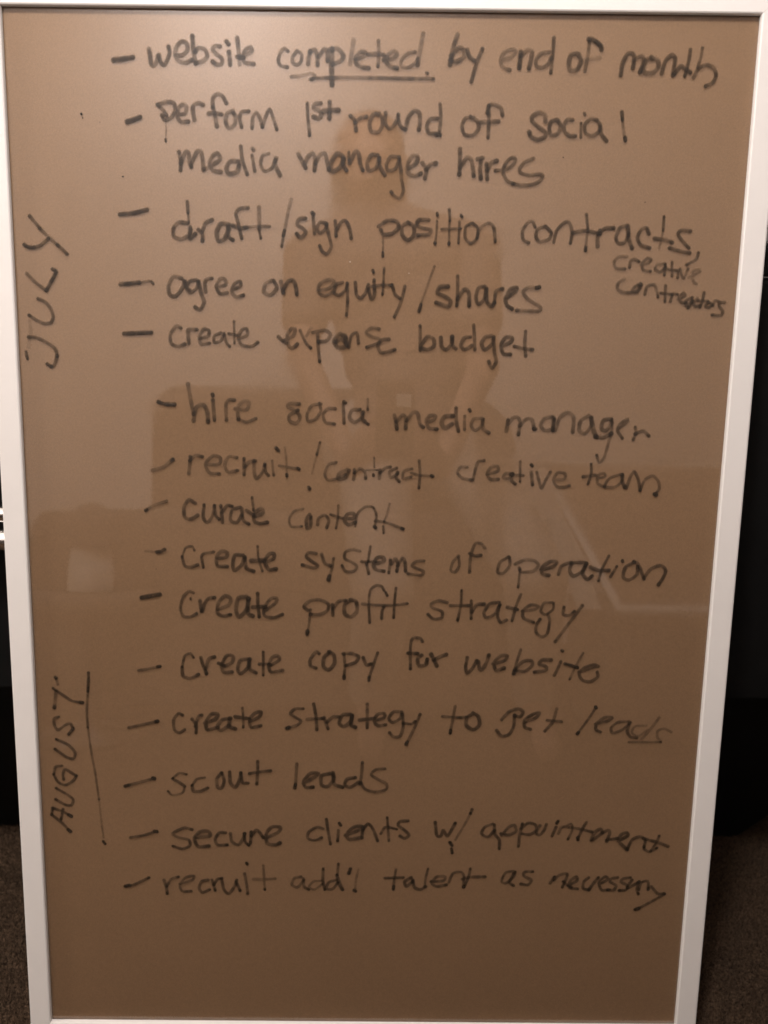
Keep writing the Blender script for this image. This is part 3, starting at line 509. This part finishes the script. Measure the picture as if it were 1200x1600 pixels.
def write_line(text, width, dens, blocks):
    nrng = np.random.RandomState(sum(map(ord, text)))
    strokes = []
    for (ox, oy, s), data in blocks:
        for st in data.split('|'):
            w, d, pts = width, dens, []
            for tok in st.split():
                if tok[0] == 'w': w = float(tok[1:])
                elif tok[0] == 'd': d = float(tok[1:])
                else:
                    a, b = tok.split(',')
                    pts.append((ox+float(a)/s, oy+float(b)/s))
            uv = [px_board(x, y, INK_W) for x, y in pts]
            x, y = pts[0]
            k = abs(px_board(x+1, y, INK_W)[0]-px_board(x, y, INK_W)[0])
            path = smooth_path(uv, .0004)
            n = len(path)
            # a marker on glass: uneven film, wet bead where the pen lands and lifts
            kn = max(3, n//9+2)
            wob = np.interp(np.linspace(0, 1, n), np.linspace(0, 1, kn), nrng.uniform(-1, 1, kn))
            wob2 = np.interp(np.linspace(0, 1, n), np.linspace(0, 1, kn), nrng.uniform(-1, 1, kn))
            low = 1.0 if blocks[0][0][1] < 560 else .93
            den = np.clip(d*low*(.72 if d < .95 else .95)*(1+.33*wob), .05, .98)
            arc = np.arange(n)*.0004; rad0 = w*k*.425
            if d > .5:
                tip = np.exp(-((arc[-1]-arc)/(rad0*1.1))**2)*nrng.uniform(.45, 1)
                tip = np.maximum(tip, np.exp(-(arc/(rad0*.9))**2)*nrng.uniform(0, .7))
                den = den + (np.maximum(den, .97)-den)*tip
            rad = rad0*(1+.09*wob2)
            strokes.append((path, rad, den))
    allp = np.vstack([s[0] for s in strokes])
    lo = np.floor((allp.min(0)-.008)/CELL).astype(int); hi = np.ceil((allp.max(0)+.008)/CELL).astype(int)
    nx, ny = hi-lo+1
    A = np.zeros((ny, nx))
    for path, rad, den in strokes:
        m = rad.max()*1.4+CELL*2
        a0 = np.maximum(np.floor((path.min(0)-m)/CELL).astype(int)-lo, 0)
        a1 = np.minimum(np.ceil((path.max(0)+m)/CELL).astype(int)-lo, [nx-1, ny-1])
        gx = (np.arange(a0[0], a1[0]+1)+lo[0])*CELL; gy = (np.arange(a0[1], a1[1]+1)+lo[1])*CELL
        best = np.zeros((len(gy), len(gx)))
        for c in range(0, len(path), 60):
            p = path[c:c+60]; r = rad[c:c+60]; dn = den[c:c+60]
            dd = np.sqrt((gx[None, None, :]-p[:, 0][:, None, None])**2+(gy[None, :, None]-p[:, 1][:, None, None])**2)/r[:, None, None]
            t = np.clip((1.27-dd)/.68, 0, 1); prof = t*t*(3-2*t)*(.90+.10*np.clip(dd, 0, 1)**2)
            best = np.maximum(best, (prof*dn[:, None, None]).max(0))
        sub = A[a0[1]:a1[1]+1, a0[0]:a1[0]+1]
        np.copyto(sub, 1-(1-sub)*(1-best*.97))
    A = np.minimum(A, .985)
    on = A > .004
    q = on[:-1, :-1] | on[1:, :-1] | on[:-1, 1:] | on[1:, 1:]
    used = np.zeros_like(on)
    used[:-1, :-1] |= q; used[1:, :-1] |= q; used[:-1, 1:] |= q; used[1:, 1:] |= q
    idx = -np.ones(on.shape, int); yy, xx = np.nonzero(used)
    idx[yy, xx] = np.arange(len(yy))
    co = np.stack([(xx+lo[0])*CELL, (yy+lo[1])*CELL, np.full(len(yy), INK_W)], 1)
    qy, qx = np.nonzero(q)
    F = np.stack([idx[qy, qx], idx[qy, qx+1], idx[qy+1, qx+1], idx[qy+1, qx]], 1)
    me = bpy.data.meshes.new('handwriting')
    me.vertices.add(len(co)); me.vertices.foreach_set('co', co.ravel().astype('f'))
    me.loops.add(F.size); me.loops.foreach_set('vertex_index', F.ravel().astype('i'))
    me.polygons.add(len(F)); me.polygons.foreach_set('loop_start', (np.arange(len(F))*4).astype('i'))
    me.update(calc_edges=True)
    at = me.attributes.new('ink', 'FLOAT', 'POINT'); at.data.foreach_set('value', A[yy, xx].astype('f'))
    me.materials.append(M_INK)
    o = bpy.data.objects.new('handwriting', me); COL.objects.link(o); o.parent = board
    if text.startswith('long line'): o['label'] = 'long thin black pen line drawn beside the word AUGUST'
    elif text in ('JULY', 'AUGUST'): o['label'] = 'sideways black handwritten word "%s"' % text
    else: o['label'] = 'black handwritten line reading "%s"' % text
    return o
for args in WRITING: write_line(*args)

# specks of ink and dust on the glass
M_DUST = plain('dust', (.45, .38, .31), .9, .05, 50)
for x, y, r, mt in ((127, 178, .0011, M_BLACK), (129, 184, .0006, M_BLACK), (192, 276, .0007, M_BLACK), (880, 246, .0006, M_BLACK), (156, 191, .0004, M_BLACK), (1008, 316, .0005, M_BLACK), (244, 889, .0005, M_BLACK),
                    (547, 409, .0006, M_DUST), (639, 427, .0005, M_DUST)):
    bm = bmesh.new(); bmesh.ops.create_icosphere(bm, subdivisions=2, radius=r, matrix=Matrix.Diagonal((.7+.5*rng.random(), 1, .12, 1)))
    so_ = from_bm('speck', bm, mt, board, True)
    u_, v_ = px_board(x, y, INK_W); so_.location = (u_, v_, INK_W)

# ------------------------------------------------------------------ the room the glass mirrors
def capsules(name, parts, mat, parent=None, voxel=.007, subdiv=12):
    """one continuous skin round a set of tapered limbs (a, b, ra, rb)"""
    bm = bmesh.new()
    for a, b, ra, rb in parts:
        a, b = Vector(a), Vector(b)
        d = b-a; L = d.length
        R = d.to_track_quat('Z', 'Y').to_matrix().to_4x4() if L > 1e-5 else Matrix.Identity(4)
        T = Matrix.Translation(a) @ R
        steps = max(2, int(L/(min(ra, rb)*.7))+1)
        for k in range(steps+1):
            f = k/steps
            bmesh.ops.create_icosphere(bm, subdivisions=2, radius=ra+(rb-ra)*f, matrix=Matrix.Translation(a+d*f))
    me = bpy.data.meshes.new(name+'_raw'); bm.to_mesh(me); bm.free()
    o = bpy.data.objects.new(name, me); COL.objects.link(o)
    r = o.modifiers.new('r', 'REMESH'); r.mode = 'VOXEL'; r.voxel_size = voxel
    s = o.modifiers.new('s', 'SMOOTH'); s.factor = .6; s.iterations = 5
    dg = bpy.context.evaluated_depsgraph_get()
    me2 = bpy.data.meshes.new_from_object(o.evaluated_get(dg))
    o.modifiers.clear(); o.data = me2; bpy.data.meshes.remove(me)
    me2.name = name
    me2.materials.clear(); me2.materials.append(mat)
    for p in me2.polygons: p.use_smooth = True
    if parent: o.parent = parent
    return o

eye = BOARD @ EYE
# phone: its lens is where the picture is taken from
ph = thing('phone', 'dark phone held upright in both hands of the sitting person', 'phone', (eye.x, eye.y-.006, eye.z))
bm = bmesh.new(); box_bm(bm, -.011, .056, -.0105, -.003, -.126, .012, .003, 3); from_bm('body', bm, M_PHONE, ph)
bm = bmesh.new(); box_bm(bm, .024, .050, -.0029, -.0023, -.034, -.012); from_bm('sticker', bm, M_STICKER, ph)

pr = thing('person', 'person in brown top and pale trousers sitting and holding up a phone', 'person', (0, 0, 0))
J = {k: mirrored(x, y, Y) for k, (x, y, Y) in dict(
    crown=(577, 232, -1.02), jaw=(577, 285, -.99), neck=(582, 322, -1.04), chest=(612, 420, -1.06), waist=(640, 560, -1.08), hip=(650, 700, -1.10),
    shl=(482, 402, -1.05), ell=(472, 560, -.98), shr=(742, 388, -1.05), elr=(755, 575, -.98), knl=(598, 930, -.86), knr=(838, 905, -.86)).items()}
hipl = J['hip']+Vector((-.10, 0, 0)); hipr = J['hip']+Vector((.11, 0, 0))
pc = Vector((eye.x+.0225, eye.y-.012, eye.z-.06))
wl = pc+Vector((-.075, -.085, -.075)); wr = pc+Vector((.085, -.085, -.075))
def hand(side, wrist):
    s = -1 if side == 'l' else 1
    palm = pc+Vector((s*.052, -.018, -.035))
    out = [(wrist, palm+Vector((0, -.015, 0)), .024, .026), (palm+Vector((0, -.012, .012)), palm+Vector((0, -.012, -.022)), .021, .021)]
    for f in range(4):                                   # fingers closing round the back of the phone
        base = palm+Vector((0, -.006, .020-.018*f))
        L = (.040, .046, .043, .034)[f]
        mid = base+Vector((-s*.006, .016, .002)); tip = mid+Vector((-s*L*.55, .004, .002))
        out += [(base, mid, .0090, .0082), (mid, tip, .0082, .0070)]
    tb = palm+Vector((0, -.026, .022))                   # thumb on the screen side
    out += [(tb, tb+Vector((-s*.012, .004, .024)), .0105, .0092), (tb+Vector((-s*.012, .004, .024)), tb+Vector((-s*.034, .006, .034)), .0092, .0078)]
    return out
up = (J['crown']-J['jaw']).normalized()
fx = Vector((0, 1, 0)); mid = (J['crown']+J['jaw'])/2
body = [(J['crown'], J['crown'], .078, .078), (J['crown'], mid+fx*.01, .078, .070), (mid, J['jaw']+fx*.012, .068, .050),
        (mid+fx*.070, mid+fx*.083-up*.022, .009, .014), (mid+fx*.058-up*.055, mid+fx*.064-up*.060, .020, .016),
        (mid+Vector((-.076, -.01, 0)), mid+Vector((-.078, -.015, .02)), .012, .014), (mid+Vector((.076, -.01, 0)), mid+Vector((.078, -.015, .02)), .012, .014),
        (J['jaw']-fx*.02, J['neck'], .052, .054), (J['neck'], J['chest'], .06, .10), (J['neck']-Vector((0, 0, .02)), J['shl'], .052, .050), (J['neck']-Vector((0, 0, .02)), J['shr'], .052, .052),
        (J['chest']+Vector((-.06, 0, 0)), J['waist']+Vector((-.05, 0, 0)), .10, .095), (J['chest']+Vector((.06, 0, 0)), J['waist']+Vector((.05, 0, 0)), .10, .095),
        (J['waist'], J['hip'], .11, .12),
        (J['shl'], J['ell'], .050, .038), (J['ell'], wl, .036, .024), (J['shr'], J['elr'], .050, .038), (J['elr'], wr, .036, .024)]
for s in (-1, 1):
    body += [(mid+fx*.066+Vector((s*.030, 0, .006)), mid+fx*.066+Vector((s*.030, 0, .006)), .013, .013)]
body += hand('l', wl)+hand('r', wr)
anl = Vector((J['knl'].x-.02, J['knl'].y-.10, .09)); anr = Vector((J['knr'].x+.02, J['knr'].y-.10, .09))
for h, k, a in ((hipl, J['knl'], anl), (hipr, J['knr'], anr)):
    body += [(h, k, .075, .052), (k, a, .050, .034), (a, a+Vector((0, .14, -.055)), .034, .026)]
capsules('body', body, M_SKIN, pr, .006)
capsules('shirt', [(J['neck']-Vector((0, 0, .05)), J['chest'], .07, .122), (J['neck']-Vector((0, 0, .045)), J['shl'], .060, .060), (J['neck']-Vector((0, 0, .04)), J['shr'], .062, .062),
        (J['chest']+Vector((-.06, 0, 0)), J['waist']+Vector((-.05, 0, 0)), .112, .108), (J['chest']+Vector((.06, 0, 0)), J['waist']+Vector((.06, 0, 0)), .122, .122),
        (J['waist'], J['hip']+Vector((-.02, .03, .06)), .13, .14), (J['shl'], J['shl'].lerp(J['ell'], .6), .062, .056), (J['shr'], J['shr'].lerp(J['elr'], .6), .062, .056)], M_SHIRT, pr, .008)
tp = [(hipl, hipr, .125, .125)]
for h, k, a in ((hipl, J['knl'], anl), (hipr, J['knr'], anr)):
    tp += [(h, k, .092, .070), (k, a+Vector((0, 0, .03)), .068, .054)]
capsules('trousers', tp, M_TROUSERS, pr, .009)
hb = -fx
capsules('hair', [(J['crown']+hb*.018+up*.012, mid+hb*.03, .083, .080), (mid+hb*.03+Vector((-.045, 0, 0)), J['neck']+hb*.03+Vector((-.06, 0, -.03)), .045, .035),
        (mid+hb*.03+Vector((.045, 0, 0)), J['neck']+hb*.03+Vector((.05, 0, .0)), .045, .03), (mid+hb*.04, J['neck']+hb*.05, .07, .05)], M_HAIR, pr, .007)

# dark sofa the person sits on
sy = -1.0
a0 = mirrored(258, 606, -1.55)
b0 = mirrored(190, 800, -1.15)
zs = hipl.z-.155
so = thing('sofa', 'long dark upholstered sofa that the person with the phone sits on', 'sofa', (0, -1.0, 0))
x0, x1 = a0.x-.02, mirrored(760, 600, -1.5).x
bm = bmesh.new(); box_bm(bm, x0, x1, -.62, -.42, .08, a0.z, .08, 6); from_bm('backrest', bm, M_SOFA, so, True)
bm = bmesh.new(); box_bm(bm, x0+.0, x1, -.415, .03, zs-.18, zs, .04, 4); from_bm('seat', bm, M_SOFA, so, True)
bm = bmesh.new(); box_bm(bm, x0, x1, -.41, .0, .06, zs-.182, .01, 2); from_bm('base', bm, M_SOFA, so)
bm = bmesh.new(); box_bm(bm, b0.x-.02, x0-.003, -.62, .05, .06, b0.z, .13, 8); from_bm('armrest', bm, M_SOFA, so, True)
for lx in (x0+.05, x1-.07):
    for ly in (-.40, -.06):
        bm = bmesh.new(); box_bm(bm, lx-.02, lx+.02, ly-.02, ly+.02, .001, .0595); from_bm('leg', bm, M_DARK, so)

# white edged panel leaning behind, mirrored at the lower right
pn = thing('white_edged_panel', 'brown panel with a thin white edge leaning on a dark chest', 'panel', (0, 0, 0))
PY = -.93
q = [mirrored(x, y, Y) for x, y, Y in ((965, 956, -.92), (1145, 958, -.92), (1150, 727, -1.20), (840, 721, -1.20))]
def slab(name, pts, d, mat, par):
    vs = [Vector(p) for p in pts]+[Vector(p)+Vector((0, -d, 0)) for p in pts]
    o = link_mesh(name, vs, [(0, 1, 2, 3), (7, 6, 5, 4), (0, 4, 5, 1), (1, 5, 6, 2), (2, 6, 7, 3), (3, 7, 4, 0)], mat, par)
    b = bmesh.new(); b.from_mesh(o.data); bmesh.ops.recalc_face_normals(b, faces=b.faces[:]); b.to_mesh(o.data); b.free()
    return o
slab('board', [p+Vector((0, -.004, 0)) for p in q], .02, M_PANEL, pn)
c = sum(q, Vector())/4
for i in range(4):
    j = (i+1) % 4
    t = (.016, .010, .010, .026)[i]
    di = (c-q[i]).normalized(); dj = (c-q[j]).normalized()
    slab('edge', [q[i], q[j], q[j]+dj*t, q[i]+di*t], .003, M_TRIM, pn)
r2 = [mirrored(x, y, Y) for x, y, Y in ((905, 954, -.93), (942, 955, -.93), (884, 812, -1.10), (850, 812, -1.10))]
slab('strip', r2, .004, M_STRIP, pn)
ch = thing('chest', 'low dark chest under the white edged panel', 'chest', (0, 0, 0))
zb = min(p.z for p in q)-.003
bm = bmesh.new(); box_bm(bm, q[0].x-.02, q[1].x+.1, PY-.34, PY+.03, .03, zb, .006); from_bm('body', bm, M_SOFA, ch)
bm = bmesh.new(); box_bm(bm, q[0].x-.01, q[1].x+.09, PY-.33, PY+.025, .001, .0295); from_bm('base', bm, M_DARK, ch)

# small lamp with a dark domed shade on a round side table, at the left end of the sofa
def lathe(name, prof, mat, parent, seg=40):
    vs = [Vector((r*math.cos(2*math.pi*k/seg), r*math.sin(2*math.pi*k/seg), z)) for r, z in prof for k in range(seg)]
    fs = [(i*seg+k, i*seg+(k+1) % seg, (i+1)*seg+(k+1) % seg, (i+1)*seg+k) for i in range(len(prof)-1) for k in range(seg)]
    fs.append(tuple(range(seg))[::-1]); fs.append(tuple(range((len(prof)-1)*seg, len(prof)*seg)))
    return link_mesh(name, vs, fs, mat, parent, True)
LY = -.95
pb, pt_, p0 = mirrored(140, 925, LY), mirrored(135, 852, LY), mirrored(125, 786, LY)
rb = abs(mirrored(175, 890, LY).x-mirrored(105, 890, LY).x)/2
tl = thing('table_lamp', 'small unlit lamp with pale base and dark domed shade on a side table', 'lamp', (pb.x, LY, pb.z))
hb_ = pt_.z-pb.z; hs = p0.z-pt_.z
lathe('base', [(.001, .0005), (rb*.95, .0005), (rb, .006), (rb*.98, hb_*.5), (rb*.86, hb_*.92), (rb*.7, hb_-.001), (.001, hb_-.0008)], M_STICKER, tl)
lathe('shade', [(.001, hb_+.0005), (rb*1.25, hb_+.0005)]+[(rb*1.25*math.cos(a), hb_+.002+(hs-.002)*math.sin(a)) for a in [i*math.pi/2/10 for i in range(0, 10)]]+[(.001, hb_+hs)], M_SOFA, tl)
st = thing('side_table', 'round dark side table under the small lamp', 'table', (pb.x, LY, 0))
lathe('tabletop', [(.001, pb.z-.03), (.13, pb.z-.03), (.135, pb.z-.02), (.135, pb.z-.006), (.13, pb.z-.0005), (.001, pb.z-.0004)], M_SOFA, st)
lathe('pedestal', [(.001, .001), (.10, .001), (.10, .015), (.025, .03), (.022, pb.z-.031), (.001, pb.z-.0308)], M_DARK, st)

# the pile of the carpet where it shows beside the board: too many tufts to count
prng = np.random.RandomState(3)
regs = [(-.70, -.30, -.04, .34), (.29, .74, -.04, .34)]
tv, tf = [], []
cnt = 0
for xa, xb2, ya, yb2 in regs:
    n = int((xb2-xa)*(yb2-ya)/(.0026**2))
    px_ = prng.uniform(xa, xb2, n); py_ = prng.uniform(ya, yb2, n)
    hgt = prng.uniform(.005, .010, n); lx_ = prng.normal(0, .0025, n); ly_ = prng.normal(0, .0025, n); rr = prng.uniform(.0008, .0014, n); an = prng.uniform(0, 6.28, n)
    P = np.zeros((n, 4, 3))
    for k in range(3):
        P[:, k, 0] = px_+rr*np.cos(an+k*2.094); P[:, k, 1] = py_+rr*np.sin(an+k*2.094); P[:, k, 2] = .0002
    P[:, 3, 0] = px_+lx_; P[:, 3, 1] = py_+ly_; P[:, 3, 2] = hgt
    b = cnt+np.arange(n)[:, None]*4
    for a_, b_ in ((0, 1), (1, 2), (2, 0)):
        tf.append(np.concatenate([b+a_, b+b_, b+3], 1))
    tv.append(P.reshape(-1, 3)); cnt += n*4
tv = np.vstack(tv); tf = np.vstack(tf)
me = bpy.data.meshes.new('carpet_pile')
me.vertices.add(len(tv)); me.vertices.foreach_set('co', tv.ravel().astype('f'))
me.loops.add(tf.size); me.loops.foreach_set('vertex_index', tf.ravel().astype('i'))
me.polygons.add(len(tf)); me.polygons.foreach_set('loop_start', (np.arange(len(tf))*3).astype('i'))
me.update(calc_edges=True); me.materials.append(M_CARPET)
pile = bpy.data.objects.new('carpet_pile', me); COL.objects.link(pile)
pile['kind'] = 'stuff'; pile['label'] = 'short dark brown carpet pile around the foot of the board'; pile['category'] = 'carpet'
